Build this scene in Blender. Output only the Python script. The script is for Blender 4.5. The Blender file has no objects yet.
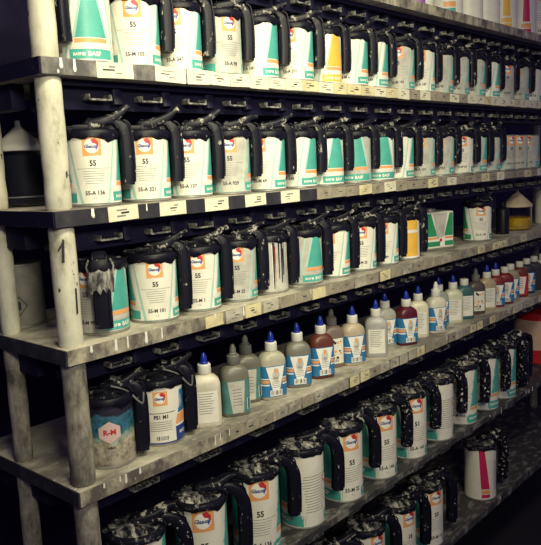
import bpy, bmesh, math, random
from math import sin, cos, pi, radians as R_
from mathutils import Vector, Matrix
random.seed(11)
S = bpy.context.scene
COL = S.collection

# ------------------------------------------------------------------ camera
CAM_F, CAM_YAW, CAM_PITCH, CAM_ROLL = 710.95, 0.8381, 0.1509, 0.0457
CAM_POS = Vector((-0.7191, -1.1808, 0.1002))
fw = Vector((sin(CAM_YAW)*cos(CAM_PITCH), cos(CAM_YAW)*cos(CAM_PITCH), -sin(CAM_PITCH)))
rt0 = Vector((cos(CAM_YAW), -sin(CAM_YAW), 0)); dn0 = fw.cross(rt0)
c_, s_ = cos(CAM_ROLL), sin(CAM_ROLL)
rt = c_*rt0 + s_*dn0; dn = -s_*rt0 + c_*dn0
cd = bpy.data.cameras.new('camera'); cam = bpy.data.objects.new('camera', cd); COL.objects.link(cam)
M = Matrix((( rt.x, -dn.x, -fw.x, CAM_POS.x), (rt.y, -dn.y, -fw.y, CAM_POS.y), (rt.z, -dn.z, -fw.z, CAM_POS.z), (0,0,0,1)))
cam.matrix_world = M
cd.sensor_fit = 'HORIZONTAL'; cd.sensor_width = 36; cd.lens = CAM_F/541*36
cd.clip_start = .02; cd.clip_end = 60
S.camera = cam

# ------------------------------------------------------------------ world, lights, exposure
W = bpy.data.worlds.new('world'); S.world = W; W.use_nodes = True
bg = W.node_tree.nodes['Background']; bg.inputs[0].default_value = (.30, .24, .56, 1); bg.inputs[1].default_value = .29
def area(name, loc, target, sx, sy, watts, col, spread=180):
    l = bpy.data.lights.new(name, 'AREA'); l.spread = R_(spread); l.shape = 'RECTANGLE'; l.size = sx; l.size_y = sy; l.energy = watts; l.color = col
    o = bpy.data.objects.new(name, l); COL.objects.link(o); o.location = loc
    o.rotation_euler = (Vector(target)-Vector(loc)).to_track_quat('-Z', 'Y').to_euler(); return o
area('ceiling_strip_light', (.30, -.95, .98), (.62, 0, .08), 1.3, .20, 13, (1, .93, .62), 114)
area('side_lamp', (-.70, -1.9, .72), (.66, 0, .12), .45, .35, 5.0, (1, .94, .66), 66)
S.view_settings.view_transform = 'Standard'; S.view_settings.look = 'None'; S.view_settings.gamma = 1
S.view_settings.use_curve_mapping = False; S.view_settings.exposure = 0

# ------------------------------------------------------------------ materials
def nt(name):
    m = bpy.data.materials.new(name); m.use_nodes = True; t = m.node_tree
    return m, t, t.nodes['Principled BSDF']
def tc(t, scale=1.0, stretch=(1,1,1), rnd=True):
    c = t.nodes.new('ShaderNodeTexCoord'); mp = t.nodes.new('ShaderNodeMapping'); mp.inputs['Scale'].default_value = [scale*k for k in stretch]
    t.links.new(c.outputs['Object'], mp.inputs['Vector'])
    if rnd:
        oi = t.nodes.new('ShaderNodeObjectInfo'); mul = t.nodes.new('ShaderNodeMath'); mul.operation = 'MULTIPLY'; mul.inputs[1].default_value = 37
        t.links.new(oi.outputs['Random'], mul.inputs[0]); t.links.new(mul.outputs[0], mp.inputs['Location'])
    return mp.outputs[0]
def noise(t, vec, scale, detail=4, rough=.6):
    n = t.nodes.new('ShaderNodeTexNoise'); n.inputs['Scale'].default_value = scale; n.inputs['Detail'].default_value = detail
    n.inputs['Roughness'].default_value = rough; t.links.new(vec, n.inputs['Vector']); return n.outputs['Fac']
def ramp(t, fac, stops):
    r = t.nodes.new('ShaderNodeValToRGB'); e = r.color_ramp.elements
    while len(e) < len(stops): e.new(.5)
    for i, (p, c) in enumerate(stops): e[i].position = p; e[i].color = (*c, 1) if len(c) == 3 else c
    t.links.new(fac, r.inputs[0]); return r.outputs[0]
def mix(t, fac, a, b):
    m = t.nodes.new('ShaderNodeMix'); m.data_type = 'RGBA'
    for v, s in ((a, m.inputs[6]), (b, m.inputs[7])):
        if isinstance(v, tuple): s.default_value = (*v, 1)
        else: t.links.new(v, s)
    t.links.new(fac, m.inputs[0]); return m.outputs[2]
def bump(t, b, h, dist=.001, strength=.5):
    n = t.nodes.new('ShaderNodeBump'); n.inputs['Distance'].default_value = dist; n.inputs['Strength'].default_value = strength
    t.links.new(h, n.inputs['Height']); t.links.new(n.outputs[0], b.inputs['Normal'])
_mc = {}
def plain(name, col, rough=.45, dirt=.18, metal=0.0):
    """a base colour with slight grime"""
    if name in _mc: return _mc[name]
    m, t, b = nt(name); v = tc(t)
    n = noise(t, v, 30, 5)
    r = ramp(t, n, [(.35, tuple(c*(1-dirt) for c in col)), (.6, col)])
    t.links.new(r, b.inputs['Base Color']); b.inputs['Roughness'].default_value = rough; b.inputs['Metallic'].default_value = metal
    _mc[name] = m; return m
def smeared(name, base, paint, lo, hi, scale, stretch=(1,1,1), rough=.4, h=.0008, paint2=None):
    """dark plastic with dried paint on it: noise threshold"""
    m, t, b = nt(name); v = tc(t, 1, stretch)
    n = noise(t, v, scale, 6, .65); r = ramp(t, n, [(lo, (0,0,0)), (hi, (1,1,1))])
    p = paint
    if paint2:
        n2 = noise(t, v, scale*.6, 3); p = mix(t, ramp(t, n2, [(.42,(0,0,0)),(.58,(1,1,1))]), paint, paint2)
    t.links.new(mix(t, r, base, p), b.inputs['Base Color'])
    rr = t.nodes.new('ShaderNodeMapRange'); rr.inputs[3].default_value = rough; rr.inputs[4].default_value = .7
    b.inputs['Specular IOR Level'].default_value = .22
    t.links.new(r, rr.inputs[0]); t.links.new(rr.outputs[0], b.inputs['Roughness'])
    bump(t, b, r, h); return m
BLK = (.006, .006, .014)
m_black = smeared('black_plastic', BLK, (.20,.19,.18), .64, .68, 75, rough=.42)
m_lid = smeared('paint_smeared_lid', (.008,.008,.016), (.42,.41,.37), .56, .68, 70, (1,.35,1), paint2=(.12,.12,.13))
m_lid_dusty = smeared('thickly_smeared_lid', (.012,.012,.02), (.58,.56,.50), .43, .58, 60, (1,.3,1), paint2=(.14,.14,.15))
m_handle = smeared('worn_handle', (.006,.006,.014), (.34,.33,.30), .63, .66, 85, (1,1,.45), rough=.42)
m_handle_spot = smeared('speckled_handle', (.006,.006,.014), (.66,.64,.56), .60, .63, 95, rough=.42)
m_lever = smeared('greyed_lever', (.008,.008,.016), (.46,.44,.39), .55, .63, 55, (1,.5,1))
m_navy = smeared('navy_rail', (.009,.008,.028), (.035,.033,.06), .60, .75, 30, rough=.5)
m_metal = smeared('fork_metal', (.07,.07,.08), (.34,.33,.29), .45, .6, 60)
m_arc = plain('grey_fan_plastic', (.20,.20,.20), .45, .35)
m_tin = plain('tin_metal', (.42,.41,.38), .4, .3, .6)
m_cream = plain('label_cream', (.82,.80,.70), .42, .10)
m_cream2 = plain('label_grey_cream', (.55,.54,.48), .5, .25)
m_white = plain('label_white', (.88,.87,.80), .4, .06)
m_teal = plain('label_teal', (.08,.42,.36), .42, .15)
m_teal_l = plain('label_pale_teal', (.42,.66,.58), .42, .1)
m_green = plain('label_green', (.03,.30,.13), .42, .15)
m_orange = plain('label_orange', (.84,.38,.14), .45, .1)
m_yel = plain('label_yellow', (.85,.50,.07), .45, .1)
m_red = plain('label_red', (.55,.03,.04), .45, .1)
m_pink = plain('label_magenta', (.62,.02,.12), .45, .15)
m_ink = plain('ink', (.02,.02,.03), .5, .1)
m_inkg = plain('ink_grey', (.22,.22,.22), .5, .1)
m_blue = plain('label_blue', (.03,.19,.42), .4, .12)
m_blue_d = plain('label_navy_blue', (.02,.05,.25), .4, .12)
m_ltblue = plain('label_sky_blue', (.10,.30,.42), .45, .3)
m_violet = plain('label_violet', (.25,.08,.35), .45, .1)
m_capw = plain('cap_white', (.80,.79,.72), .4, .12)
m_capb = plain('cap_blue', (.01,.03,.34), .3, .1)
m_capg = plain('cap_grey', (.16,.16,.15), .5, .25)
# post: cream paint chipped and scuffed
def post_mat():
    m, t, b = nt('chipped_cream_post'); v = tc(t, 1, (1,1,.45))
    n = noise(t, v, 22, 6, .7); base = ramp(t, n, [(.30,(.30,.28,.20)), (.45,(.58,.56,.44)), (.6,(.70,.68,.55))])
    chips = ramp(t, noise(t, tc(t, 1, (1,1,.6)), 42, 3, .5), [(.675,(0,0,0)), (.70,(1,1,1))])
    t.links.new(mix(t, chips, base, (.04,.035,.04)), b.inputs['Base Color']); b.inputs['Roughness'].default_value = .6
    bump(t, b, n, .001, .4); return m
m_post = post_mat()
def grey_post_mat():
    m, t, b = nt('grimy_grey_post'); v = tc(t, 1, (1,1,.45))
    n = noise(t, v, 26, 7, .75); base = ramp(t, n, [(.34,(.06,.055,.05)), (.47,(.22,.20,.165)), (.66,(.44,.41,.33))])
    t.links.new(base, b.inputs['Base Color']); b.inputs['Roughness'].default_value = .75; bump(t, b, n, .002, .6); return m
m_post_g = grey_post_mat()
def board_mat():
    m, t, b = nt('dusty_painted_board'); v = tc(t, 1, (.6,1,1), False)
    n = noise(t, v, 14, 7, .7); base = ramp(t, n, [(.30,(.20,.18,.15)), (.46,(.44,.41,.33)), (.66,(.62,.58,.48))])
    sp = ramp(t, noise(t, v, 70, 2), [(.70,(0,0,0)), (.74,(1,1,1))])
    st = ramp(t, noise(t, v, 5, 5, .7), [(.46, (0,0,0)), (.60, (.75,.75,.75))])
    base = mix(t, st, base, (.09,.08,.075))
    t.links.new(mix(t, sp, base, (.75,.73,.66)), b.inputs['Base Color']); b.inputs['Roughness'].default_value = .8; bump(t, b, n, .001, .5); return m
m_board = board_mat()
m_board_dark = smeared('grimy_shaded_board', (.05,.048,.05), (.30,.29,.26), .50, .72, 30, (.5,1,1), rough=.6)  # grime, plus the shade of the two lowest shelves put into the colour
def edge_mat(name, dark, mid, light, lo=.42, hi=.62, sc=24):
    m, t, b = nt(name); v = tc(t, 1, (.7,1,.5), False)
    n = noise(t, v, sc, 6, .7); base = ramp(t, n, [(lo, dark), ((lo+hi)/2, mid), (hi, light)])
    sp = ramp(t, noise(t, v, 55, 2), [(.72,(0,0,0)), (.75,(1,1,1))])
    t.links.new(mix(t, sp, base, (.70,.68,.60)), b.inputs['Base Color']); b.inputs['Roughness'].default_value = .6; return m
m_edge_black = edge_mat('black_shelf_edge', (.02,.02,.03), (.035,.035,.045), (.10,.10,.10), .45, .75)
m_edge_grey = edge_mat('grey_shelf_edge', (.09,.085,.085), (.17,.16,.15), (.30,.28,.24))
m_edge_tan = edge_mat('stained_tan_shelf_edge', (.12,.10,.09), (.30,.27,.21), (.50,.45,.34))
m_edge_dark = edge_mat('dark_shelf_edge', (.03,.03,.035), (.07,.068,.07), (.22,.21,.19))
m_tag = plain('sticker_cream', (.76,.68,.40), .6, .25)
m_tag2 = plain('sticker_pale', (.80,.76,.58), .6, .15)
m_tag3 = plain('sticker_brown', (.36,.32,.24), .7, .3)
m_wall = smeared('dark_wall', (.011,.008,.034), (.02,.017,.05), .5, .7, 4, rough=.8, h=0)
m_floor = smeared('splattered_floor', (.020,.018,.026), (.10,.09,.08), .66, .72, 18, rough=.7, h=0)

# ------------------------------------------------------------------ mesh builder
class MB:
    def __init__(s): s.v = []; s.f = []; s.m = []; s.mats = []
    def mi(s, m):
        if m not in s.mats: s.mats.append(m)
        return s.mats.index(m)
    def add(s, vs, fs, m, X=None):
        k = len(s.v); i = s.mi(m)
        s.v += [tuple(X @ Vector(p)) if X else tuple(p) for p in vs]
        for f in fs: s.f.append([a+k for a in f]); s.m.append(i)
        return s
    def box(s, c, d, m, X=None, bev=0.0):
        bm = bmesh.new(); bmesh.ops.create_cube(bm, size=1)
        for v in bm.verts: v.co = Vector((v.co.x*d[0], v.co.y*d[1], v.co.z*d[2]))
        if bev: bmesh.ops.bevel(bm, geom=bm.edges[:], offset=bev, segments=2, profile=.6, affect='EDGES')
        bm.verts.index_update()
        s.add([v.co+Vector(c) for v in bm.verts], [[v.index for v in f.verts] for f in bm.faces], m, X); bm.free(); return s
    def lathe(s, prof, m, n=40, c=(0,0,0), X=None, cap0=True, cap1=True, wob=None):
        vs = []; fs = []
        for j, (r, z) in enumerate(prof):
            for i in range(n):
                a = 2*pi*i/n; rr = r; zz = z
                if wob: rr, zz = wob(j, a, r, z)
                vs.append((c[0]+rr*cos(a), c[1]+rr*sin(a), c[2]+zz))
        for j in range(len(prof)-1):
            for i in range(n):
                a = j*n+i; b = j*n+(i+1) % n; fs.append([a, b, b+n, a+n])
        if cap0: fs.append(list(range(n))[::-1])
        if cap1: k = (len(prof)-1)*n; fs.append([k+i for i in range(n)])
        return s.add(vs, fs, m, X)
    def sweep(s, path, sec, m, X=None, wscale=None):
        """path in the x-z plane; section points (side, normal) swept along it"""
        vs = []; fs = []; n = len(sec); P = [Vector((p[0], 0, p[1])) for p in path]
        for i, p in enumerate(P):
            t = (P[min(i+1, len(P)-1)]-P[max(i-1, 0)]).normalized(); nn = Vector((-t.z, 0, t.x)); k = wscale[i] if wscale else 1
            kb = 1 if k > 0 else -k; k = abs(k)
            for (a, b) in sec: vs.append(p + Vector((0, a*k, 0)) + nn*b*kb)
        for i in range(len(P)-1):
            for j in range(n):
                a = i*n+j; b = i*n+(j+1) % n; fs.append([a, b, b+n, a+n])
        fs.append(list(range(n))[::-1]); k = (len(P)-1)*n; fs.append([k+j for j in range(n)])
        return s.add(vs, fs, m, X)
    def build(s, name, parent=None, smooth=35, loc=None):
        me = bpy.data.meshes.new(name); me.from_pydata(s.v, [], s.f)
        for m in s.mats: me.materials.append(m)
        me.polygons.foreach_set('material_index', s.m); me.update()
        bm = bmesh.new(); bm.from_mesh(me); bmesh.ops.recalc_face_normals(bm, faces=bm.faces[:]) if smooth else None; bm.to_mesh(me); bm.free()
        if smooth:
            me.polygons.foreach_set('use_smooth', [True]*len(me.polygons)); me.set_sharp_from_angle(angle=R_(smooth))
        o = bpy.data.objects.new(name, me); COL.objects.link(o)
        if parent: o.parent = parent
        if loc: o.location = loc
        return o
def rsec(w, t, r=.3, n=3):
    """rounded rectangle section width w, thickness t"""
    out = []; q = min(w, t)*r
    for cx, cy, a0 in ((w/2-q, t/2-q, 0), (-w/2+q, t/2-q, 90), (-w/2+q, -t/2+q, 180), (w/2-q, -t/2+q, 270)):
        for i in range(n+1): a = R_(a0+90*i/n); out.append((cx+q*cos(a), cy+q*sin(a)))
    return out
def smooth_path(pts, k=5):
    """Catmull-Rom through points"""
    out = []; P = [pts[0]]+list(pts)+[pts[-1]]
    for i in range(1, len(P)-2):
        for j in range(k):
            t = j/k; o = []
            for d in range(len(pts[0])):
                a, b, c, e = P[i-1][d], P[i][d], P[i+1][d], P[i+2][d]
                o.append(.5*((2*b)+(-a+c)*t+(2*a-5*b+4*c-e)*t*t+(-a+3*b-3*c+e)*t**3))
            out.append(tuple(o))
    out.append(tuple(pts[-1])); return out
def thing(name, label, cat, loc=(0,0,0), rz=0, group=None):
    o = bpy.data.objects.new(name, None); COL.objects.link(o); o.empty_display_size = .03
    o.location = loc; o.rotation_euler = (0, 0, rz); o['label'] = label; o['category'] = cat
    if group: o['group'] = group
    return o
def struct(o): o['kind'] = 'structure'; return o
def inst(src, parent, loc=(0,0,0), rz=0, name=None):
    """a copy of a part, sharing its mesh"""
    c = src.copy(); COL.objects.link(c); c.parent = parent; c.location = loc; c.rotation_euler = (0, 0, rz)
    return c

# text outlines, cached
_tx = {}
def glyphs(txt, bold=.0):
    k = (txt, bold)
    if k in _tx: return _tx[k]
    cu = bpy.data.curves.new('t', 'FONT'); cu.body = txt; cu.size = 1; cu.align_x = 'CENTER'; cu.align_y = 'CENTER'; cu.offset = bold; cu.resolution_u = 2
    o = bpy.data.objects.new('t', cu); COL.objects.link(o); bpy.context.view_layer.update()
    me = o.to_mesh(); vs = [(v.co.x, v.co.y) for v in me.vertices]; fs = [list(p.vertices) for p in me.polygons]
    o.to_mesh_clear(); bpy.data.objects.remove(o); bpy.data.curves.remove(cu)
    _tx[k] = (vs, fs); return _tx[k]

class Wrap:
    """graphics laid around a tin: angle 0 faces -y, u runs to the right as seen from outside"""
    def __init__(s, mb, r, surf=None): s.b = mb; s.r = r; s.lay = 0; s.surf = surf
    def pt(s, u, z, lay):
        if s.surf: return s.surf(u, z, lay)
        a = u/s.r; rr = s.r + .00025*lay
        return (rr*sin(a), -rr*cos(a), z)
    def quad(s, ul0, ur0, z0, ul1, ur1, z1, m, lay=1, nz=1):
        """trapezoid: bottom from ul0 to ur0 at z0, top from ul1 to ur1 at z1 (metres along the surface)"""
        nu = max(1, int(max(abs(ur0-ul0), abs(ur1-ul1))/.006)); vs = []; fs = []
        for j in range(nz+1):
            t = j/nz; a = ul0+(ul1-ul0)*t; b = ur0+(ur1-ur0)*t
            for i in range(nu+1): vs.append(s.pt(a+(b-a)*i/nu, z0+(z1-z0)*t, lay))
        w = nu+1
        for j in range(nz):
            for i in range(nu): k = j*w+i; fs.append([k, k+1, k+1+w, k+w])
        s.b.add(vs, fs, m)
    def disc(s, u, z, r, m, lay=1, n=18, sx=1):
        s.poly([(u+sx*r*cos(2*pi*i/n), z+r*sin(2*pi*i/n)) for i in range(n)], m, lay)
    def poly(s, pts, m, lay=1):
        """cut into narrow upright strips so that it follows the curve"""
        def clip(P, c, sg):
            out = []
            for i in range(len(P)):
                a, b = P[i-1], P[i]; da, db = sg*(a[0]-c), sg*(b[0]-c)
                if (da >= 0) != (db >= 0): t = da/(da-db); out.append((c, a[1]+(b[1]-a[1])*t))
                if db >= 0: out.append(b)
            return out
        u0, u1 = min(p[0] for p in pts), max(p[0] for p in pts); n = max(1, math.ceil((u1-u0)/.0045))
        for i in range(n):
            q = clip(clip(pts, u0+(u1-u0)*i/n, 1), u0+(u1-u0)*(i+1)/n, -1) if n > 1 else pts
            if len(q) > 2: s.b.add([s.pt(u, z, lay) for u, z in q], [list(range(len(q)))], m)
    def text(s, txt, u, z, size, m, lay=3, bold=.02, sx=1, rot=0):
        vs, fs = glyphs(txt, bold); c, n = cos(rot), sin(rot)
        s.b.add([s.pt(u+(x*sx*c-y*n)*size, z+(x*sx*n+y*c)*size, lay) for x, y in vs], fs, m)
    def barcode(s, u, z, w, h, lay=4):
        s.quad(u-w/2, u+w/2, z, u-w/2, u+w/2, z+h, m_white, lay)
        x = u-w/2+w*.06
        while x < u+w*.42:
            k = random.choice((.03, .05, .08))*w; s.quad(x, x+k, z+h*.15, x, x+k, z+h*.9, m_ink, lay+1); x += k+random.choice((.04, .07))*w

def logo(w, u, z, q, ring=None):
    """orange square, white disc, dark name and red parrot swoosh"""
    o = ring or m_orange
    w.quad(u-q, u+q, z-q, u-q, u+q, z+q, o, 3)
    w.disc(u, z+q*.05, q*.78, m_white, 4, 20)
    w.poly([(u-q*.1, z+q*.75), (u+q*.35, z+q*.85), (u+q*.7, z+q*.45), (u+q*.75, z-q*.1), (u+q*.45, z+q*.25), (u+q*.1, z+q*.35)], m_red, 5)
    w.poly([(u+q*.3, z-q*.1), (u+q*.6, z+q*.1), (u+q*.5, z-q*.45)], m_violet, 5)
    w.text('Glasurit', u-q*.05, z, q*.52, m_blue_d, 6, .03, .85)

def tin_label(r, h, code='55-A 136', num='55', teal=None, body=None, z0=.006, plain_wedge=False, worn=False):
    """the 55-line label: cream wedge front and back, teal sides with orange band and BASF box"""
    teal = teal or m_teal; body = body or m_cream
    b = MB(); w = Wrap(b, r); C = pi*r; k = h/.142 if r < .06 else h/.152
    zt = h-.004
    w.quad(-C, C, z0, -C, C, zt, m_white if not worn else m_cream2, 0, 1)
    big = r > .06; tb, tt, wb, wt = (.040, .016, .026, .050) if big else (.032, .011, .024, .049)
    for sd in (0, 1):
        c = C*sd
        # side panels centred a quarter turn on
        q = c + C/2
        w.quad(q-tb*k, q+tb*k, .05*k, q-tt*k, q+tt*k, zt, teal, 2, 3)
        for sg in (-1, 1): w.quad(q+sg*(tb+.005)*k if sg < 0 else q+tb*k, q-tb*k if sg < 0 else q+(tb+.005)*k, .05*k, q-(tt+.005)*k if sg < 0 else q+tt*k, q-tt*k if sg < 0 else q+(tt+.005)*k, zt, m_teal_l, 2, 3)
        w.quad(q-.034*k, q+.034*k, .040*k, q-.034*k, q+.034*k, .048*k, m_orange, 2)
        w.quad(q-.050*k, q+.050*k, .030*k, q-.050*k, q+.050*k, .039*k, body, 2)
        w.quad(q-.046*k, q+.046*k, z0+.003, q-.046*k, q+.046*k, .028*k, teal, 2)
        w.text('BASF', q+.004, .018*k, .012*k, m_white, 3, .03); w.text('BASF', q-.030*k, .018*k, .008*k, m_white, 3, .03); w.quad(q-.020*k, q-.014*k, .015*k, q-.020*k, q-.014*k, .021*k, m_white, 3)
        # wedge
        w.quad(c-(wb+.006)*k, c+(wb+.006)*k, z0, c-(wt+.004)*k, c+(wt+.004)*k, zt, m_teal_l, 1, 6)
        w.quad(c-wb*k, c+wb*k, z0+.001, c-wt*k, c+wt*k, zt-.001, m_cream if not worn else body, 2, 6)
        if plain_wedge: continue
        if sd == 0:
            logo(w, c, zt-.0185*k, .0185*k)
            w.text(num, c, .086*k, .0150*k, m_ink, 3, .035, .9)
            w.quad(c-.034*k, c+.034*k, .0755*k, c-.034*k, c+.034*k, .0763*k, m_inkg, 3)
            w.text(code, c, .027*k, .0115*k, m_ink, 3, .03, .9)
            w.text('1 L', c, .0165*k, .0055*k, m_inkg, 3, .02)
            random.seed(5)
            for i in range(6):
                a = .026*k*random.uniform(.6, 1)*(1-.07*i); zz = (.0700-.0048*i)*k
                w.quad(c-a, c+a, zz, c-a, c+a, zz+.0009*k, m_inkg, 3)
        else:
            for i in range(14):
                a = .030*k*(1-.02*i)*random.uniform(.8, 1); zz = (.105-.0055*i)*k
                w.quad(c-a, c+a, zz, c-a, c+a, zz+.0012*k, m_inkg, 3)
            zz = .095*k; d = .012*k
            w.poly([(c+.03*k, zz-d), (c+.03*k+d, zz), (c+.03*k, zz+d), (c+.03*k-d, zz)], m_red, 3)
            w.poly([(c+.03*k, zz-d*.75), (c+.03*k+d*.75, zz), (c+.03*k, zz+d*.75), (c+.03*k-d*.75, zz)], m_white, 4)
    return b

def tin_body(r, h):
    b = MB()
    b.lathe([(r-.004, .002), (r-.001, 0), (r+.0012, .0015), (r+.0012, .0045), (r-.0006, .0055), (r-.0006, h-.004), (r+.001, h-.003), (r+.001, h), (r-.006, h)], m_tin, 48)
    return b

def lid_mesh(r, h, top, seed=0, dusty=False):
    rnd = random.Random(seed); ph = [rnd.uniform(0, 6.3) for _ in range(4)]
    def wob(j, a, rr, z):
        if j == 0: z += .0035*sin(3*a+ph[0]) + .003*sin(7*a+ph[1]) + .002*sin(13*a+ph[2])
        return rr, z
    b = MB()
    b.lathe([(r+.002, h-.008), (r+.0045, h-.004), (r+.0045, h+.006), (r+.002, h+.010), (r-.006, h+.012), (r-.010, h+.0085), (r*.5, h+.011), (r*.28, h+.013)], m_black if not dusty else m_lid, 44, wob=wob)
    b.lathe([(r-.009, h+.0086), (r*.5, h+.0118), (r*.27, h+.0135)], top, 36, cap0=False)
    # radial ribs on the lid top
    for i in range(6):
        a = i*pi/3+.3
        b.box((r*.55, 0, h+.0135), (r*.62, .004, .005), top, Matrix.Rotation(a, 4, 'Z'), .001)
    # drive boss with the two-pronged coupling
    b.lathe([(.016, h+.010), (.0155, h+.026), (.012, h+.030), (.006, h+.031), (.006, h+.036)], m_lid, 20)
    # slider plate and its guide rails (local +x is the handle side)
    b.box((-.012, 0, h+.0185), (r*1.5, .020, .004), top, Matrix.Rotation(-.0, 4, 'Z'), .001)
    for s in (-1, 1): b.box((0, .013*s, h+.018), (r*1.3, .004, .009), top, None, .001)
    # pouring beak on the far side
    b.sweep(smooth_path([(-r*.70, h+.012), (-r*.98, h+.016), (-r*1.12, h+.012)], 3), rsec(.034, .010, .4), m_lid, wscale=[1, .95, .85, .75, .65, .55, .45][:7])
    return b
def handle_mesh(r, h, out, w, t, mat, low=.04, wide=0, arcs=False):
    b = MB()
    if out > .04: p = smooth_path([(r*.62, h+.014), (r*1.02, h+.017), (r+out*.55, h+.008), (r+out*.88, h-.014), (r+out, h-.045), (r+out, h*.55), (r+out-.002, low)], 5)
    else: p = smooth_path([(r*.62, h+.014), (r*.95, h+.020), (r+out*.6, h+.014), (r+out*.95, h-.004), (r+out, h*.80), (r+out, h*.55), (r+out-.002, low)], 5)
    n = len(p); sc = [.80+.28*min(1, i/(n*.35)) for i in range(n)]
    b.sweep(p, rsec(w, t, .28), mat, wscale=sc)
    # raised edge ridges of the channel grip
    for s in (-1, 1):
        q = [(u, z) for u, z in p[6:-1]]; 
        X = Matrix.Translation((0, s*w*.40, 0)); b.sweep([(u+ (t*.5), z+(.0 if i > 6 else t*.35)) for i, (u, z) in enumerate(q)], rsec(.0035, .004, .4, 2), mat, X)
    b.box((r*.86, 0, h+.012), (r*.36, w*.9, .012), mat, None, .003)
    if arcs:
        for k in range(3):
            q = smooth_path([(r*.2, h+.040-.006*k), (r*.8, h+.030-.008*k), (r+out*.6, h+.006-.008*k), (r+out*1.25, h-.010-.004*k), (r+out*1.4, h+.018-.006*k)], 4)
            b.sweep(q, rsec(w*.75, .004, .4, 2), m_arc, Matrix.Translation((0, -w*.2*(k-1), 0)))
    return b
def lever_mesh(r, h, mat, up=.050, out=.03):
    b = MB()
    p = smooth_path([(-r*.15, h+.024), (r*.35, h+.026), (r*.75, h+.031), (r*1.15, h+.043), (r+out, h+up)], 4); n = len(p)
    b.sweep(p, rsec(.030, .019, .3), mat, wscale=[-(.55+.65*sin(pi*min(1, .15+.95*i/(n-1)))) for i in range(n)])
    # the webbed fork that joins it to the grip
    for s in (-1, 1):
        X = Matrix.Rotation(s*.42, 4, 'Z')
        b.sweep(smooth_path([(r*.10, h+.020), (r*.55, h+.022), (r*.95, h+.024), (r*1.12, h+.012)], 3), rsec(.009, .006, .4, 2), mat, X)
    return b

# ------------------------------------------------------------------ setting
struct(MB().box((2, .98, .2), (11, .12, 3.7), m_wall).build('wall_back', smooth=0))
struct(MB().box((2, -.6, -1.68), (11, 5, .06), m_floor).build('floor', smooth=0))

# ------------------------------------------------------------------ rack
Z = dict(A=.55, B=.28, C=0., D=-.267, E=-.555, F=-.942, G=-1.335)   # undersides of the boards
T = .032; LEN = 3.10; DEP = .42
TH = {k: (.021 if k == 'F' else T) for k in Z}
TOP = {k: v+TH[k] for k, v in Z.items()}
rack = thing('shelving_rack', 'long worn mixing rack of seven paint-stained shelves on round cream posts', 'shelving', (0, 0, -1.65))
def P(z): return z+1.65
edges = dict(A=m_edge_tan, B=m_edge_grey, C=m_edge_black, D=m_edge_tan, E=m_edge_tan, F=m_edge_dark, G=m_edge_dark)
xsB = [.155, .278, .408, .537, .675, .81, .95, 1.07, 1.188, 1.34, 1.475, 1.61, 1.74, 1.865, 1.99, 2.125, 2.27, 2.41, 2.55]
xsC = [.148, .285, .416, .545, .680, .812, .935, 1.075, 1.215, 1.335, 1.48, 1.61, 1.755, 1.875, 2.005]
pitch13 = [.148+.131*i for i in range(21)]; pitch19 = [.19+.195*i for i in range(13)]
labelsets = dict(B=[], C=[], D=[], E=[], A=[], F=[], G=[])
rl = random.Random(3)
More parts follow.
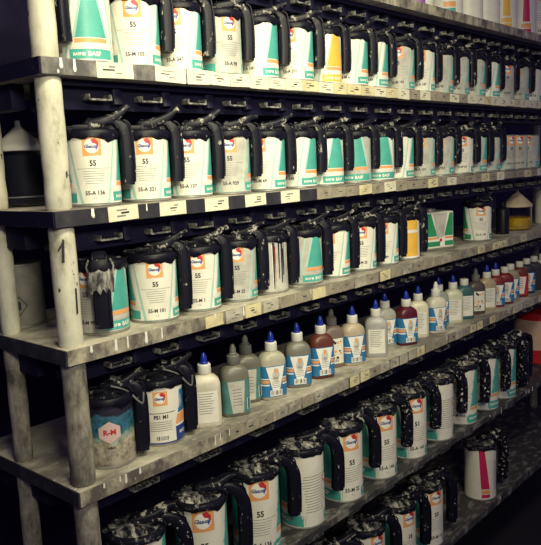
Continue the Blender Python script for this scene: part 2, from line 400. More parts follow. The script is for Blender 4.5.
for k in 'ABCDEFG':
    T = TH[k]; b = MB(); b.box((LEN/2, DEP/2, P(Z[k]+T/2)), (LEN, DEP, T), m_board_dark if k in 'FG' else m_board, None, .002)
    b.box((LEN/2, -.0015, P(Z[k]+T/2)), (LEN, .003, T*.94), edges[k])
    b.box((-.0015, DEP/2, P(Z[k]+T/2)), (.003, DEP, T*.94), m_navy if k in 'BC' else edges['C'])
    # dried drips over the edge
    for i in range(16 if k in 'DEF' else 5):
        x = rl.uniform(.02, 2.6) if i > 3 else rl.uniform(.02, .35); w = rl.uniform(.002, .006); hh = rl.uniform(.008, .026)
        b.lathe([(w*.4, -hh), (w*.8, -hh*.8), (w*.5, -hh*.3), (w*.6, 0)], m_white, 8, X=Matrix.Translation((x, -.003, P(Z[k]+T-.001))) @ Matrix.Diagonal((1, .35, 1, 1)))
    sh = b.build('shelf', rack)
    # stickers
    spans = []
    if k == 'B': spans = [(.118, .205, m_tag2), (.262, .345, m_tag2)] + [(.350+.066*i, .350+.066*i+.0645, (m_tag, m_tag2, m_tag2, m_tag3)[rl.randrange(3 if i < 14 else 4)]) for i in range(34)]
    if k == 'C': spans = [(.118+.131*i, .118+.131*i+.074, m_tag2) for i in range(5)] + [(.79+.066*i, .79+.066*i+.0645, (m_tag, m_tag3, m_tag2)[i % 3 if i % 2 else 1]) for i in range(27)]
    if k == 'D': spans = [(.36+.066*i, .36+.066*i+.056, (m_tag3, m_tag, m_board)[rl.randrange(3)]) for i in range(30)]
    if k == 'E': spans = [(.42+.055*i, .42+.055*i+.046, (m_tag3, m_tag, m_board)[rl.randrange(3)]) for i in range(36)]
    for (a, c, m) in spans:
        bb = MB(); tl = rl.uniform(-.03, .03); hgt = T*rl.uniform(.80, .97); X = Matrix.Translation(((a+c)/2, -.0034, P(Z[k]+T/2+rl.uniform(-.001, .001)))) @ Matrix.Rotation(tl, 4, 'Y')
        bb.box((0, 0, 0), (c-a, .0008, hgt), m, X)
        if k in 'BC' or rl.random() < .6:
            for r_ in range(3):
                w = (c-a)*rl.uniform(.15, .35); x = rl.uniform(-.2, .2)*(c-a)
                bb.box((x, -.0006, hgt*(.22-.2*r_)), (w, .0004, hgt*rl.uniform(.05, .12)), m_inkg if r_ != 1 else m_ink, X)
        bb.build('price_sticker', sh, smooth=0)
    if k == 'G': continue
    # drive rail under the shelf with its paddles
    rb = MB(); zr = P(Z[k]); rh = .056
    rb.box((LEN/2, .095, zr-rh/2), (LEN-.10, .07, rh), m_navy, None, .002)
    rb.box((LEN/2, .052, zr-.006), (LEN-.10, .03, .012), m_navy, None, .001)
    rb.box((.035, DEP/2+.07, zr-rh*.45), (.03, DEP-.16, rh*.9), m_navy, None, .002)
    rail = rb.build('drive_rail', rack)
    for x in (pitch19 if k in 'EF' else (xsB if k == 'A' else pitch13)):
        fb = MB()
        w = .052 if k not in 'EF' else .07
        fb.box((x, .046, zr-.037), (w, .026, .004), m_metal, None, .001)
        for s in (-1, 1): fb.box((x+s*w/2, .046, zr-.032), (.004, .026, .012), m_metal, None, .001)
        for i in range(6): fb.box((x-w*.4+w*.16*i, .040, zr-.0345), (.002, .012, .0025), m_navy)
        # black finger beside the slot
        fb.sweep([(.0, -.010), (.0, -.030), (.004, -.046)], rsec(.024, .020, .3, 2), m_navy, Matrix.Translation((x+w/2+.026, .056, zr)) @ Matrix.Rotation(-pi/2, 4, 'Z'))
        fb.build('drive_fork', rail)
# posts, one length between each pair of boards
def post(name, x, y, z0, z1, r, m, lean=(0, 0)):
    b = MB(); n = 8; rs = random.Random(int(x*100+z0*1000+y*77)); prof = []
    prof = [(r*.90, 0), (r*1.0, .004)] + [(r*(1+rs.uniform(-.05, .05)), (z1-z0)*i/n) for i in range(1, n)] + [(r*1.0, z1-z0-.004), (r*.9, z1-z0)]
    X = Matrix.Translation((x, y, P(z0))) @ Matrix.Shear('XY', 4, lean) if False else Matrix.Translation((x, y, P(z0)))
    b.lathe(prof, m, 24, X=X); return b.build(name, rack, 50)
lv = 'GFEDCBA'
for i in range(6):
    z0, z1 = TOP[lv[i]], Z[lv[i+1]]
    for (x, y, r) in ((.031, .031, .0245), (.020, .245, .020), (3.07, .031, .0245), (3.07, .30, .020)):
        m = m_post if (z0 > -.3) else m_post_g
        post('post', x, y, z0, z1, r, m)
for (x, y, r) in ((.031, .031, .0245), (.020, .245, .020), (3.07, .031, .0245), (3.07, .30, .020)):
    post('post', x, y, -1.65, Z['G'], r, m_post_g)
# black brush marks on the upper front posts
def mark(zc, pts, u0):
    bb = MB(); Wrap(bb, .0259).poly([(u0+a, P(zc)+b_) for a, b_ in pts], m_ink, 1)
    o = bb.build('paint_mark', rack, smooth=0); o.location = (.031, .031, 0); o['label'] = 'black brush stroke on the cream post'
mark(-.045, [(-.004, -.022), (.001, -.022), (.004, .020), (.001, .024), (-.002, .014), (-.009, .004), (-.009, -.001), (-.002, .008)], -.014)
mark(-.145, [(-.002, -.024), (.002, -.024), (.003, .026), (-.001, .026)], .004)
mark(.022, [(-.004, -.002), (.005, .001), (.004, .005), (-.002, .004)], -.012)
mark(.10, [(-.001, -.008), (.002, -.004), (.002, .006), (-.002, .004)], .008)

# ------------------------------------------------------------------ 1 litre tins
R1, H1 = .054, .142; AZ = R_(-31)
body1 = tin_body(R1, H1)
protos = {}
def cached(key, fn, name):
    if key not in protos:
        o = fn().build(name); protos[key] = o.data; bpy.data.objects.remove(o)
    o = bpy.data.objects.new(name, protos[key]); COL.objects.link(o); return o
def attach(o, parent, rz=0, loc=(0,0,0)):
    o.parent = parent; o.location = loc; o.rotation_euler = (0, 0, rz); return o
def tin(x, y, z, label, group, size=1, code='55-A 136', num='55', lrot=0, laz=None, style='std', seed=0, handle=None, lid=True, lever=True, low=None, name='paint_tin', dusty=False, up=.055):
    r, h = (R1, H1) if size == 1 else (.064, .222)
    t = thing(name, label, 'paint tin', (x, y, z), 0, group)
    attach(cached(('body', size), lambda: tin_body(r, h), 'body'), t)
    key = ('label', size, code, num, style)
    def mk():
        if style == 'std': return tin_label(r, h, code, num)
        if style == 'worn': return tin_label(r, h, code, num, worn=True, body=m_cream2)
        if style == 'green': return tin_label(r, h, code, num, teal=m_green)
        if style == 'yellow': return tin_label(r, h, code, num, teal=m_yel)
        if style == 'yellowfront':
            b = MB(); w = Wrap(b, r); C = pi*r; w.quad(-C, C, .006, -C, C, h-.004, m_white, 0); w.quad(-.05, .05, .012, -.05, .05, h-.006, m_yel, 1); w.quad(-.05, .05, .09, -.05, .05, .1, m_cream, 2); return b
        if style == 'plain':
            b = MB(); w = Wrap(b, r); C = pi*r; w.quad(-C, C, .006, -C, C, h-.004, m_cream, 0); return b
        if style == 'pink':
            b = MB(); w = Wrap(b, r); C = pi*r; w.quad(-C, C, .006, -C, C, h-.004, m_cream, 0)
            w.quad(-.012, .024, .050, -.022, .002, h-.006, m_pink, 1, 4); w.quad(-.010, .026, .030, -.012, .024, .046, m_orange, 1); w.quad(-.010, .026, .012, -.010, .026, .027, m_pink, 1)
            for i in range(14): w.quad(.045, .07+.01*(i % 3), .16-.009*i, .045, .07+.01*(i % 3), .1625-.009*i, m_ink, 1)
            return b
        if style == 'redstripe' or style == 'yellowstripe' or style == 'tealstripe' or style == 'violetstripe':
            c = {'r': m_pink, 'y': m_yel, 't': m_teal, 'v': m_violet}[style[0]]
            b = MB(); w = Wrap(b, r); C = pi*r; w.quad(-C, C, .006, -C, C, h-.004, m_cream, 0)
            for q in (0.0,): 
                w.quad(q-.016, q+.016, .055, q-.009, q+.009, h-.006, c, 1, 4); w.quad(q-.022, q+.022, .030, q-.022, q+.022, .047, c if c is m_yel else m_orange, 1); w.quad(q-.022, q+.022, .010, q-.022, q+.022, .026, c, 1)
            return b
        if style == 'rm':
            b = MB(); w = Wrap(b, r); C = pi*r; w.quad(-C, C, .006, -C, C, h-.004, m_rm, 0)
            q = .021; z = .080
            w.poly([(-q*1.1, z-q*.5), (0, z-q*1.15), (q*1.1, z-q*.5), (q*1.1, z+q*.5), (0, z+q*1.15), (-q*1.1, z+q*.5)], m_rmpink, 2)
            w.text('R-M', 0, z, .016, m_red, 3, .04); w.text('HB01', .003, z-.034, .008, m_ink, 3, .02)
            for i in range(3): w.quad(-.012, .014, z-.044-.004*i, -.012, .014, z-.0432-.004*i, m_inkg, 2)
            return b
        if style == 'psm':
            b = MB(); w = Wrap(b, r); C = pi*r; w.quad(-C, C, .006, -C, C, h-.004, m_white, 0)
            w.quad(-.030, .030, .008, -.045, .045, h-.006, m_cream, 2, 5)
            w.quad(.034, .09, .008, .034, .09, .04, m_blue_d, 1); w.quad(.034, .09, .045, .040, .09, .068, m_orange, 1); w.quad(.043, .09, .07, .052, .09, h-.02, m_blue, 1)
            w.quad(-.09, -.034, .008, -.09, -.034, .02, m_blue_d, 1); w.text('BASF', .055, .024, .010, m_white, 3)
            logo(w, 0, h-.030, .0165)
            w.text('PS1 M1', 0, .068, .0125, m_ink, 3, .04, .9); w.quad(-.034, .034, .077, -.034, .034, .0785, m_ink, 3)
            for i in range(5): w.quad(-.026, .024, .056-.005*i, -.026, .024, .0573-.005*i, m_inkg, 3)
            w.barcode(0, .012, .03, .013); w.quad(-C, C, .0055, -C, C, .0085, m_blue_d, 5)
            return b
        if style == 'grey':
            b = MB(); w = Wrap(b, r); C = pi*r; w.quad(-C, C, .006, -C, C, h-.004, m_dull, 0)
            z = .05; d = .017
            w.poly([(0, z-d*1.3), (d, z), (0, z+d*1.3), (-d, z)], m_ink, 1); w.poly([(0, z-d*1.1), (d*.84, z), (0, z+d*1.1), (-d*.84, z)], m_dull, 2)
            w.poly([(-.003, z-.009), (.003, z-.009), (.004, z+.006), (0, z+.012), (-.004, z+.006)], m_ink, 3)
            for i in range(5): w.quad(-.03, .03, .12-.006*i, -.03, .03, .1212-.006*i, m_inkg, 1)
            return b
        if style == 'streaked':
            b = MB(); w = Wrap(b, r); C = pi*r; w.quad(-C, C, .006, -C, C, h-.004, m_cream2, 0)
            rr = random.Random(4)
            for i in range(26):
                u = rr.uniform(-.07, .07); ww = rr.uniform(.0015, .006); zt = h-.006-rr.uniform(0, .02); zb = rr.uniform(.01, .07)
                w.quad(u, u+ww*.5, zb, u-.001, u+ww, zt, rr.choice((m_ink, m_ink, m_inkg, m_red, m_white, m_blue_d)), 2+i % 4, 3)
            return b
    attach(cached(key, mk, 'label'), t, lrot)
    if lid:
        a = AZ if laz is None else laz
        top = m_lid_dusty if (dusty or size == 2) else m_lid
        sd = seed % 4
        L = attach(cached(('lid', size, sd, top.name), lambda: lid_mesh(r, h, top, sd, size == 2), 'mixing_lid'), t, a)
        hm = handle or (m_handle if size == 1 else m_handle_spot)
        if size == 1:
            attach(cached(('handle', 1, hm.name, low, style == 'rm' or style == 'psm'), lambda: handle_mesh(r, h, .0175, .034, .028, hm, low or .040, arcs=(style in ('rm', 'psm'))), 'handle'), t, a)
        else:
            attach(cached(('handle', 2, hm.name, low), lambda: handle_mesh(r, h, .046, .034, .031, hm, low or .055), 'handle'), t, a)
        if lever:
            attach(cached(('lever', size, up), lambda: lever_mesh(r, h, m_lever, up if size == 1 else .045, .028), 'thumb_lever'), t, a)
    return t
def rm_mat():
    m, t, b = nt('faded_seascape_label'); c = t.nodes.new('ShaderNodeTexCoord'); s = t.nodes.new('ShaderNodeSeparateXYZ'); t.links.new(c.outputs['Object'], s.inputs[0])
    n = noise(t, c.outputs['Object'], 25, 5)
    ad = t.nodes.new('ShaderNodeMath'); ad.operation = 'MULTIPLY_ADD'; ad.inputs[1].default_value = .05; t.links.new(n, ad.inputs[0]); t.links.new(s.outputs['Z'], ad.inputs[2])
    mr = t.nodes.new('ShaderNodeMapRange'); mr.inputs[1].default_value = .02; mr.inputs[2].default_value = .165; t.links.new(ad.outputs[0], mr.inputs[0])
    r = ramp(t, mr.outputs[0], [(.0, (.12,.10,.09)), (.12, (.38,.34,.28)), (.40, (.55,.50,.38)), (.50, (.30,.45,.40)), (.56, (.08,.20,.22)), (.66, (.03,.17,.27)), (.80, (.05,.16,.25)), (.84, (.02,.02,.04))])
    g = ramp(t, noise(t, c.outputs['Object'], 55, 6, .7), [(.38, (.35,.33,.30)), (.56, (1,1,1))])
    mm = t.nodes.new('ShaderNodeMix'); mm.data_type = 'RGBA'; mm.blend_type = 'MULTIPLY'; mm.inputs[0].default_value = .9
    t.links.new(r, mm.inputs[6]); t.links.new(g, mm.inputs[7]); t.links.new(mm.outputs[2], b.inputs['Base Color']); b.inputs['Roughness'].default_value = .5; return m
m_dull = plain('label_dull_grey', (.26,.25,.22), .5, .3); m_rm = rm_mat(); m_rmpink = plain('logo_pale_pink', (.72,.52,.50), .5, .1)

ordn = ['first','second','third','fourth','fifth','sixth','seventh','eighth','ninth','tenth','eleventh','twelfth','thirteenth','fourteenth','fifteenth','sixteenth','seventeenth','eighteenth','nineteenth']
codesB = ['55-A 130', '55-M 105', '55-A 347', '55-A 98', '55-A 141', '55-A 201', '55-A 531', '55-M 6']
codesC = ['55-A 136', '55-A 321', '55-A 137', '55-A 929', '55-M 69', '55-A 640', '55-A 431', '55-A 115']
def jit(s, a): return random.Random(s).uniform(-a, a)
# second shelf
for i, x in enumerate(xsB[:-1]):
    what = ['teal side panel and handle turned to the left', 'square parrot logo facing front', 'logo showing beside the handle', 'teal stripe right of its label'][i] if i < 4 else None
    where = f'{ordn[i]} on second shelf'
    lab = f'cream tin with {what}, {ordn[i]} on second shelf' if what else f'cream and teal tin with black handle, {where} from top, counted from left'
    lr = [R_(-110), R_(-38), R_(-50), R_(-15), R_(-75), R_(-60), R_(-95), R_(-70)][i] if i < 8 else R_(-56)+jit(i, .42)
    tin(x, .082+jit(i+50, .005), TOP['B'], lab, 'one litre mixing tins on the second shelf', code=codesB[i % 8], lrot=lr, laz=R_(-162) if i == 0 else AZ+jit(i+9, .10), seed=i, up=.050+jit(i+77, .008), style='worn' if i in (3, 9, 11, 12, 13, 15, 16) else ('yellow' if i == 6 else 'std'))
# third shelf
for i, x in enumerate(xsC):
    lr = [R_(-33), R_(-36), R_(-44), R_(-40), R_(-62), R_(-80), R_(-100), R_(-130), R_(-120)][i] if i < 9 else R_(-54)+jit(i+30, .40)
    what = {0: 'cream 55 tin with full parrot logo beside the cream post, first on third shelf', 1: 'cream 55 tin with logo, between first and third tins of third shelf',
            2: 'third tin on third shelf, narrow logo strip between two black handles', 3: 'greyish 55 tin with dark scratches on its label, fourth on third shelf'}.get(i, f'cream and teal tin with mixing lid, {ordn[i]} from left on third shelf')
    tin(x, .082+jit(i+60, .004), TOP['C'], what, 'one litre mixing tins on the third shelf', code=codesC[i % 8], lrot=lr, laz=AZ+jit(i+19, .08), seed=i+1, up=.050+jit(i+177, .008), style='worn' if i in (3, 7, 10, 11, 13, 14) else 'std')
for i, x in enumerate((2.14, 2.265, 2.39)):
    tin(x, .08, TOP['C'], ['leftmost', 'middle', 'rightmost'][i]+' of three pale tins without handles at right end of third shelf', 'open pale tins on the third shelf', lrot=R_(-20-20*i), lid=False, style='worn')
# fourth shelf
xsD = [.150, .285, .420, .551, .673, .824, .957, 1.098, 1.228, 1.362]
dl = ['smeared 55 tin with black handle in front topped by torn grey paint collar', 'clean 55-M 101 tin with orange logo, second on fourth shelf', 'cream 55 tin with scratched letters, third on fourth shelf',
      'grey-cream 55 tin with black ink smears, fourth on fourth shelf', 'tin streaked with dark and red paint runs, fifth on fourth shelf', 'grey tin right of the paint-streaked tin on fourth shelf',
      'tin with narrow cream label strip, seventh on fourth shelf', 'tin with orange logo strip, eighth on fourth shelf', 'cream tin left of the yellow tin on fourth shelf', 'yellow-orange tin with black handle on fourth shelf']
ds = ['worn', 'std', 'std', 'worn', 'streaked', 'worn', 'std', 'std', 'std', 'yellowfront']
dr = [-72, -33, -40, -40, -40, -95, -60, -45, -52, -50]
for i, x in enumerate(xsD):
    tin(x, .082 if i else .088, TOP['D'], dl[i], 'one litre mixing tins on the fourth shelf', code=['55-M 99', '55-M 101', '55-M 1', '55-M 25'][i % 4], lrot=R_(dr[i]), laz=R_(-124) if i == 0 else AZ+jit(i+3, .06), seed=i+2, style=ds[i], low=.018 if i else .02, lever=i > 0, handle=m_black if i == 0 else None, up=.050+jit(i+277, .007))
# torn grey paint collar on the first tin's handle
def collar():
    b = MB(); n = 26; out = []
    rr = random.Random(8); vs = []; fs = []
    for j, (sc, z) in enumerate(((.98, .002), (1.10, -.006), (1.12, -.016), (1.04, -.028))):
        for i in range(n):
            a = 2*pi*i/n; zz = z - (rr.uniform(-.002, .012) if j == 3 else 0) + (rr.uniform(-.003, .003) if j == 0 else 0)
            vs.append((.0245*sc*cos(a), .019*sc*sin(a), zz*1.2))
    for j in range(3):
        for i in range(n): a = j*n+i; c = j*n+(i+1) % n; fs.append([a, c, c+n, a+n])
    b.add(vs, fs, m_collar); 
    for k in (-1, 1): b.sweep([(.024*k, -.006), (.027*k, .010), (.021*k, .024)], rsec(.006, .004, .4, 2), m_collar)
    b.lathe([(.021, -.020), (.0245, .004), (.024, .016), (.019, .024), (.008, .027)], m_black, 8, X=Matrix.Diagonal((1, .65, 1, 1)))
    return b
m_collar = smeared('torn_grey_paint', (.05,.05,.055), (.36,.35,.32), .42, .6, 80, (1,1,.4))
first = [o for o in bpy.data.objects if o.get('label') == dl[0]][0]
cl = collar().build('paint_collar', first); cl.location = (.075*cos(R_(-124)), .075*sin(R_(-124)), H1-.004); cl.rotation_euler = (0, 0, R_(-34)); cl['label'] = 'torn grey dried paint around the handle top'

# tins behind and at the right on the fourth shelf
tin(.085, .315, TOP['D'], 'dull grey tin with hazard diamond standing behind the front post, fourth shelf', None, lrot=R_(-30), lid=False, style='grey')
def box_tin(x, y, z, label, sx, sy, h, rz, logo_on, lidded):
    t = thing('square_tin', label, 'paint can', (x, y, z), rz)
    MB().box((0, 0, h/2), (sx, sy, h), m_cream, None, .006).build('body', t)
    b = MB(); w = Wrap(b, 1, surf=lambda u, zz, l: (u, -sy/2-.0002*(l+1), zz))
    e = sx/2-.004
    w.quad(-e, e, .006, -e, e, h-.004, m_white, 0); 
    w.quad(-e, -e*.15, .045, -e, -e*.6, h-.006, m_green, 1); w.quad(e*.35, e, .045, e*.75, e, h-.006, m_green, 1) if not logo_on else None
    w.quad(-e, e*.0, .034, -e, -e*.05, .042, m_orange, 1); w.quad(-e, e*.05, .008, -e, e*.05, .026, m_green, 1)
    if logo_on:
        w.quad(-e*.0, e, .006, -e*.55, e, h-.005, m_white, 2, 4)
        logo(w, e*.45, h-.030, .014); w.text('55', e*.4, h-.062, .014, m_ink, 3, .03); w.barcode(e*.55, .012, .026, .014)
        for i in range(4): w.quad(e*.1, e*.75, .062-.007*i, e*.1, e*.75, .064-.007*i, m_inkg, 3)
    else:
        w.quad(-e*.18, e*.30, .04, -e*.45, e*.6, h-.005, m_cream2, 2, 4)
        d = .008; w.poly([(e*.1, .03-d), (e*.1+d, .03), (e*.1, .03+d), (e*.1-d, .03)], m_red, 3); w.quad(e*.4, e, .008, e*.4, e, .026, m_green, 1); w.quad(e*.4, e, .034, e*.4, e, .042, m_orange, 1)
    b.build('label', t, smooth=0)
    if lidded:
        b = lid_mesh(.042, h, m_lid, 2); b.build('mixing_lid', t); o = handle_mesh(.042, h, .03, .03, .014, m_handle, .03).build('handle', t); 
        o = lever_mesh(.042, h, m_lever).build('thumb_lever', t)
    else:
        MB().lathe([(.022, h-.002), (.022, h+.008), (.018, h+.010), (.016, h+.006)], m_tin, 24).build('cap', t)
    return t
box_tin(1.665, .15, TOP['D'], 'square green and white tin without a mixing lid, right of the yellow tin', .135, .11, .135, R_(-22), False, False)
tin(1.925, .085, TOP['D'], 'round green and white tin with black lid and logo, near the yellow jar', None, lrot=R_(-48), laz=R_(-20), style='green', seed=2)
# upright black container next to it
t = thing('black_canister', 'slim black canister between the round green tin and yellow jar, fourth shelf', 'canister', (2.165, .085, TOP['D']))
MB().lathe([(.024, 0), (.027, .003), (.027, .095), (.022, .108), (.012, .116), (.012, .120)], m_black, 24).build('body', t)
MB().lathe([(.014, .118), (.014, .134), (.011, .136)], m_black, 20).build('cap', t)

# cone-lidded jars
def jar_glass():
    m, t, b = nt('clear_jar_plastic'); b.inputs['Base Color'].default_value = (.80, .80, .78, 1); b.inputs['Roughness'].default_value = .12
    b.inputs['Transmission Weight'].default_value = 1.0; b.inputs['IOR'].default_value = 1.15; return m
m_jar = jar_glass()
m_cone = plain('cone_lid_tan', (.60,.50,.34), .5, .2); m_conew = plain('cone_lid_white', (.86,.86,.78), .45, .1)
def cone_jar(x, y, z, label, r, hb, hc, cone, fill, fh):
    t = thing('cone_lidded_jar', label, 'jar', (x, y, z), 0)
    MB().lathe([(r*.92, 0), (r, .004), (r, hb), (r-.002, hb), (r-.002, .006), (r*.9, .004)], m_jar, 36, cap1=False).build('jar_wall', t)
    MB().lathe([(r-.004, .006), (r-.003, .008), (r-.003, fh), (r*.4, fh+.002)], fill, 32).build('contents', t)
    MB().lathe([(r+.003, hb-.006), (r+.004, hb), (r+.002, hb+.006), (r*.95, hb+.010), (r*.12, hb+hc), (r*.10, hb+hc+.012), (r*.05, hb+hc+.013)], cone, 36).build('cone_lid', t)
    b = MB(); b.lathe([(r+.0012, hb*.16), (r+.0016, hb*.17), (r+.0012, hb*.18)], m_inkg, 36, cap0=False, cap1=False); b.build('ring', t)
m_yfill = plain('yellow_paint', (.90,.55,.02), .35, .12); m_dark = plain('dark_contents', (.018,.018,.05), .5, .3)
cone_jar(2.350, .100, TOP['D'], 'clear jar of yellow paint under tan cone lid, right end of fourth shelf', .061, .108, .058, m_cone, m_yfill, .055)
cone_jar(.112, .300, TOP['C'], 'dark jar with white cone lid behind the front post on third shelf', .052, .128, .048, m_conew, m_dark, .112)
t = thing('carton', 'grey cardboard carton behind the white cone lid, third shelf', 'box', (.225, .383, TOP['C']), R_(4))
MB().box((0, 0, .085), (.13, .05, .17), m_cartn := plain('carton_grey', (.16,.16,.18), .7, .2), None, .002).build('body', t)
MB().box((0, -.0256, .14), (.09, .0006, .03), m_cream2).build('label', t, smooth=0)
t = thing('white_canister', 'pale tall canister at right end of fourth shelf, beyond the yellow jar', 'canister', (2.67, .09, TOP['D']))
MB().lathe([(.050, 0), (.053, .003), (.053, .14), (.045, .155), (.020, .165), (.020, .175)], m_cream, 28).build('body', t)
MB().lathe([(.022, .172), (.022, .19), (.019, .192)], m_capw, 20).build('cap', t)

# fifth shelf: two tins
tin(.138, .085, TOP['E'], 'blue and sand coloured R-M tin with black handle beside the grey post', 'mixing tins on the bottle shelf', lrot=R_(-33), style='rm', seed=1, low=.015, laz=R_(-33), up=.055, handle=m_black)
tin(.285, .090, TOP['E'], 'white PS1 M1 tin with blue and orange side, next to the white bottle', 'mixing tins on the bottle shelf', lrot=R_(-36), style='psm', seed=2, low=.015, laz=R_(-33), up=.055, handle=m_black)

# ------------------------------------------------------------------ bottles
def bottle_mesh(mat, w=.073, d=.052):
    b = MB(); prof = [(.88, .88, 0), (.97, .97, .003), (1, 1, .010), (1, 1, .102), (.98, .98, .109), (.89, .92, .117), (.70, .78, .124), (.46, .58, .129), (.30, .42, .132), (.30, .42, .138)]
    n = 36; vs = []; fs = []
    for j, (sx, sy, z) in enumerate(prof):
        rnd = j >= 7
        for i in range(n):
            a = 2*pi*i/n; e = .62 if not rnd else 1.0
            cx, sy_ = cos(a), sin(a); px = math.copysign(abs(cx)**e, cx); py = math.copysign(abs(sy_)**e, sy_)
            vs.append((w/2*sx*px, d/2*sy*py, z))
    for j in range(len(prof)-1):
        for i in range(n): a = j*n+i; c = j*n+(i+1) % n; fs.append([a, c, c+n, a+n])
    fs.append(list(range(n))[::-1]); k = (len(prof)-1)*n; fs.append([k+i for i in range(n)])
    return b.add(vs, fs, mat)
def bottle_surf(w=.073, d=.052, e=.62):
    # arc-length parametrisation of the superellipse section, u=0 at the front (-y)
    N = 720; pts = []
    for i in range(N+1):
        a = -pi/2 + 2*pi*i/N - pi; cx, sy = cos(a), sin(a)
        pts.append((w/2*math.copysign(abs(cx)**e, cx), d/2*math.copysign(abs(sy)**e, sy)))
    acc = [0]
    for i in range(N): acc.append(acc[-1]+math.hypot(pts[i+1][0]-pts[i][0], pts[i+1][1]-pts[i][1]))
    mid = acc[-1]/2
    def f(u, z, lay):
        s = (mid+u) % acc[-1]; lo, hi = 0, N
        while hi-lo > 1:
            m = (lo+hi)//2
            if acc[m] <= s: lo = m
            else: hi = m
        t = (s-acc[lo])/max(1e-9, acc[hi]-acc[lo]); x = pts[lo][0]+(pts[hi][0]-pts[lo][0])*t; y = pts[lo][1]+(pts[hi][1]-pts[lo][1])*t
        k = 1+(.0006+.0002*lay)/math.hypot(x, y); return (x*k, y*k, z)
    return f, acc[-1]/2
BSURF, BC = bottle_surf()
def bottle_label(kind):
    b = MB(); w = Wrap(b, 1, BSURF); z0, z1 = .010, .094
    if kind == 'blue':
        w.quad(-BC*.98, BC*.98, z0, -BC*.98, BC*.98, z1, m_blue, 0)
        for q in (-.042, .042): w.quad(q-.024, q+.024, .048, q-.024, q+.024, .056, m_orange, 1); w.quad(q-.024, q+.024, .041, q-.024, q+.024, .045, m_white, 1); w.quad(q-.024, q+.024, .058, q-.024, q+.024, .061, m_white, 1)
        w.quad(-.010, .010, z0+.018, -.026, .026, z1-.002, m_white, 2, 4)
        w.text('90', 0, .060, .011, m_inkg, 3); w.disc(0, .080, .005, m_orange, 3)
        for i in range(4): w.quad(-.011, .011, .050-.005*i, -.011, .011, .0512-.005*i, m_inkg, 3)
        w.poly([(-.012, .062), (-.004, .088), (.006, .086), (.011, .066), (.004, .048), (-.005, .050)], m_cream2, 2); w.barcode(0, .012, .034, .016)
    elif kind == 'teal':
        w.quad(-BC*.98, BC*.98, z0, -BC*.98, BC*.98, z1, m_teal_d, 0)
        w.quad(-.014, .014, z0, -.024, .020, z1-.002, m_cream2, 1, 4); w.quad(.024, .036, .016, .024, .036, .045, m_white, 2)
        for i in range(8): w.quad(.026, .034, .019+.0032*i, .026, .034, .0205+.0032*i, m_ink, 3)
        for i in range(6): w.quad(-.012, .010, .07-.008*i, -.012, .010, .072-.008*i, m_inkg, 2)
    elif kind == 'white':
        w.quad(-.026, .026, z0+.004, -.026, .026, z1-.002, m_cream, 0)
        for i in range(9): w.quad(-.020, .016-.003*(i % 3), .085-.006*i, -.020, .016-.003*(i % 3), .0865-.006*i, m_inkg, 1)
    elif kind == 'spotted':
        w.quad(-.028, .028, z0+.004, -.028, .028, z1-.002, m_cream, 0); rr = random.Random(2)
        for i in range(14): w.disc(rr.uniform(-.02, .02), rr.uniform(.02, .085), rr.uniform(.002, .005), rr.choice((m_ink, m_ink, m_orange)), 1, 7)
        w.barcode(0, .018, .024, .011)
    elif kind == 'red':
        w.quad(-BC*.98, BC*.98, z0, -BC*.98, BC*.98, z1, m_red, 0); w.quad(-.012, .012, z0+.006, -.022, .022, z1-.004, m_white, 1, 3)
        for i in range(5): w.quad(-.010, .008, .08-.010*i, -.010, .008, .083-.010*i, m_red, 2)
    return b
m_teal_d = plain('bottle_teal', (.09,.24,.24), .5, .3)
def cap_mesh(m, h=.020):
    b = MB(); n = 28
    return b.lathe([(.0155, .131), (.0168, .133), (.0162, .133+h), (.0146, .135+h), (.006, .135+h)], m, n)
def nozzle_mesh(m): return MB().lathe([(.0105, .154), (.0110, .158), (.0084, .161), (.0084, .170), (.0060, .177), (.0040, .182), (.0018, .183)], m, 12)
def bmat(name, c): return plain('bottle_'+name, c, .38, .2)
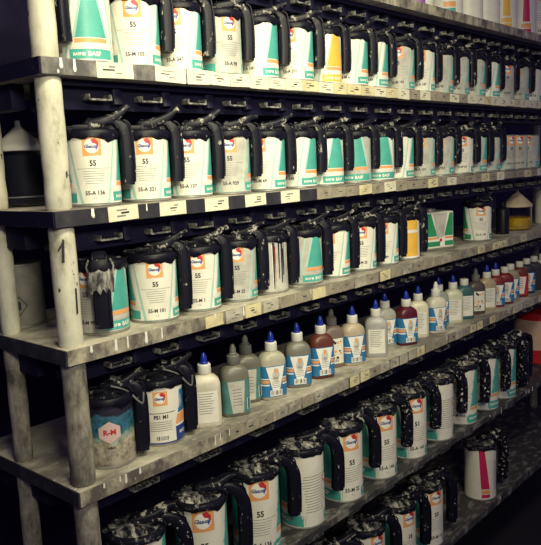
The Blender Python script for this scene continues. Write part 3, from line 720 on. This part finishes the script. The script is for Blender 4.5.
B = [  # x, y, rz, body colour, label kind, cap, nozzle, description
 (.393, .075, -36, 'cream', (.68,.64,.52), 'white', m_capw, m_capb, 'cream bottle with blank side label and blue tip, nearest the tins'),
 (.490, .072, -30, 'olive grey', (.17,.165,.135), 'teal', m_capg, m_capg, 'grimy grey bottle with teal label and grey nozzle, in front'),
 (.580, .115, -30, 'dull grey', (.15,.145,.12), 'teal', m_capg, m_capg, 'grey bottle with teal label and grey nozzle, half hidden behind another'),
 (.640, .078, -26, 'pale beige', (.46,.44,.34), 'blue', m_capw, m_capb, 'pale bottle with blue label, right of the two grey-capped bottles'),
 (.758, .085, -38, 'grey brown', (.20,.19,.16), 'blue', m_capw, m_capb, 'grey-brown bottle with blue label turned right, left of the rust bottle'),
 (.862, .082, -28, 'rust red', (.13,.035,.022), 'blue', m_capw, m_capb, 'rust red bottle with blue label and blue nozzle'),
 (.965, .120, -30, 'brown', (.20,.15,.12), 'spotted', m_capg, m_capg, 'brown bottle with grey nozzle behind the rust red bottle'),
 (1.022, .082, -30, 'tan', (.50,.42,.30), 'blue', m_capw, m_capb, 'tan bottle with blue label, right of the rust red bottle'),
 (1.137, .072, -52, 'silver', (.42,.41,.40), 'white', m_capw, m_capb, 'silver-grey bottle with plain side label and blue nozzle'),
 (1.262, .118, -30, 'sage', (.42,.42,.36), 'blue', m_capw, m_capb, 'blue-labelled bottle half hidden behind the silver-grey bottle'),
 (1.316, .068, -28, 'maroon', (.10,.010,.02), 'blue', m_capw, m_capb, 'maroon bottle with blue label and blue nozzle'),
 (1.432, .085, -50, 'ivory', (.70,.66,.52), 'white', m_capw, m_capb, 'ivory bottle just right of the maroon bottle'),
 (1.528, .068, -26, 'cream', (.68,.64,.52), 'blue', m_capw, m_capw, 'cream bottle with blue label and white nozzle'),
 (1.625, .110, -30, 'green grey', (.34,.38,.33), 'blue', m_capw, m_capb, 'green-grey bottle behind the cream bottle with white nozzle'),
 (1.690, .085, -50, 'pale green', (.60,.62,.46), 'white', m_capw, m_capb, 'pale green bottle with cream label and blue nozzle'),
 (1.775, .082, -40, 'dark teal', (.04,.12,.13), 'white', m_capw, None, 'dark teal bottle with cream label'),
 (1.880, .085, -42, 'brown black', (.09,.07,.06), 'spotted', m_capg, m_capg, 'dark brown bottle with ink-spotted label and grey nozzle'),
 (1.965, .078, -45, 'amber', (.45,.36,.24), 'white', m_capw, m_capb, 'amber-beige bottle right of the spotted-label bottle'),
 (2.040, .075, -50, 'red', (.22,.02,.02), 'blue', m_capw, m_capb, 'narrow-looking red bottle with blue label, right of the amber one'),
 (2.118, .070, -50, 'blood red', (.18,.015,.018), 'blue', m_capw, None, 'second red bottle with blue label beside the first'),
 (2.205, .082, -48, 'khaki', (.35,.30,.20), 'blue', m_capw, None, 'khaki bottle with blue label between red bottles'),
 (2.290, .078, -50, 'red brown', (.16,.03,.02), 'red', m_capw, None, 'red-brown bottle with red label near the right end'),
 (2.385, .085, -50, 'black', (.03,.03,.04), 'blue', m_capw, None, 'black bottle with blue label near the right end'),
 (2.470, .085, -50, 'charcoal', (.04,.04,.045), None, m_capw, None, 'charcoal bottle without label near the right end'),
 (2.560, .080, -50, 'bone', (.66,.63,.52), 'white', m_capw, None, 'bone coloured bottle cut by the right edge of the photo'),
]
for (x, y, rz, cn, col, kind, cap, noz, desc) in B:
    t = thing('paint_bottle', desc, 'bottle', (x+(.013 if x < 1.35 else .004), y-.013, TOP['E']), R_(rz), 'tinter bottles on the bottle shelf')
    attach(cached(('bb', cn), lambda: bottle_mesh(bmat(cn, col)), 'body'), t)
    if kind: attach(cached(('bl', kind), lambda: bottle_label(kind), 'label'), t)
    attach(cached(('bc', cap.name), lambda: cap_mesh(cap), 'cap'), t)
    if noz: attach(cached(('bn', noz.name), lambda: nozzle_mesh(noz), 'nozzle'), t)

# ------------------------------------------------------------------ big tins, sixth shelf
xsF = [.19, .385, .582, .777, .972, 1.167, 1.362, 1.557, 1.752, 1.947, 2.120]
fr = [-40, -36, -36, 166, -24, -26, -28, 160, -70, -75, -70]
fl = ['large tin under the smeared lid nearest the post, below the blue and sand tin', 'large 55 tin between the lower leftmost tin and the big 55-A 136 tin', 'large cream 55-A 136 tin with orange logo and dusty lid, lower centre',
      'large tin turned to its back with warning text and red diamond, lower row', 'large 55 tin with logo right of a curved black handle, fifth in lower row', 'large 55 tin with paint-speckled handle beside its label, sixth in lower row',
      'large 51 tin with logo just below its lid, seventh in lower row', 'large teal tin with plain cream strip, right of the 51 tin', 'large 55 tin with speckled handle, ninth in lower row', 'large tin with heavily speckled handle, third from right in lower row', 'large tin left of the black can with white cap']
for i, x in enumerate(xsF):
    tin(x-.016, .067, TOP['F'], fl[i], 'large mixing tins below the bottles', size=2, code=['55-A 144', '55-A 143', '55-A 136', '55-A 105', '55-M 22'][i % 5], num='51' if i == 6 else '55', lrot=R_(fr[i]), laz=R_(-32)+jit(i, .05), seed=i, low=.075 if i < 8 else .06, handle=m_handle if i in (1, 2, 3, 4) else None, style='std')
# black can with white cap, and the red drum
t = thing('round_can', 'black paint-splashed can with white screw cap beside the red container', 'paint can', (2.290, .075, TOP['F']))
MB().lathe([(.052, 0), (.055, .003), (.055, .19), (.048, .205), (.020, .212), (.020, .218)], m_handle_spot, 36).build('body', t)
MB().lathe([(.022, .214), (.022, .240), (.019, .242)], m_capw, 24).build('cap', t)
handle_mesh(.045, .20, .02, .026, .014, m_black, .03).build('handle', t).rotation_euler = (0, 0, R_(-40))
t = thing('red_drum', 'bright red container with pale band at right end below the bottles', 'container', (2.73, .15, TOP['F']))
m_drum = plain('drum_red', (.62,.02,.03), .35, .1); m_dband = plain('drum_band', (.80,.55,.42), .4, .1)
MB().lathe([(.110, 0), (.114, .004), (.114, .235), (.118, .237), (.118, .247), (.108, .252), (.02, .254)], m_drum, 48).build('body', t)
b = MB(); w = Wrap(b, .114); w.quad(-.3, .3, .07, -.3, .3, .215, m_dband, 2, 1); w.quad(-.12, -.03, .07, -.12, -.06, .215, m_drum, 3, 3); b.build('label', t)

# ------------------------------------------------------------------ bottom shelf
for i, (x, lr, st, ds_) in enumerate(((.69, -30, 'std', 'large tin on the bottom shelf, leftmost, lid barely in frame'), (.885, -30, 'std', 'large shadowed tin on the bottom shelf, its lid below the fifth large tin'), (1.085, -14, 'std', 'large shadowed tin with orange logo at the bottom edge of photo'),
                               (1.280, -14, 'std', 'large shadowed 18 tin on the bottom shelf'), (1.475, -20, 'std', 'large shadowed tin with curved handle, right of the 18 tin'), (1.93, -50, 'pink', 'dim white tin with magenta stripe on the bottom shelf'))):
    tin(x-.010, .071, TOP['G'], ds_, 'large mixing tins on the bottom shelf', size=2, code='55-M 18', num='18' if i == 3 else '55', lrot=R_(lr), laz=R_(-32), seed=i, style=st, handle=m_handle if i != 5 else None)

# ------------------------------------------------------------------ topmost shelf
for i, (x, st, ds_) in enumerate(((1.47, 'violetstripe', 'tin with violet lettering, leftmost visible on topmost shelf'), (1.68, 'tealstripe', 'pale tin with teal stripe on the topmost shelf'), (1.84, 'plain', 'plain cream tin right of the teal striped tin, topmost shelf'), 
                                  (1.985, 'plain', 'blank white tin on topmost shelf left of the yellow striped tin'), (2.15, 'yellowstripe', 'cream tin with yellow stripe on the topmost shelf'), (2.345, 'redstripe', 'cream tin with red stripe on the topmost shelf'), (2.54, 'std', 'tin at the far right of the topmost shelf'))):
    tin(x, .09, TOP['A'], ds_, 'large tins on the topmost shelf', size=2, lrot=R_(-45), style=st, lid=False)
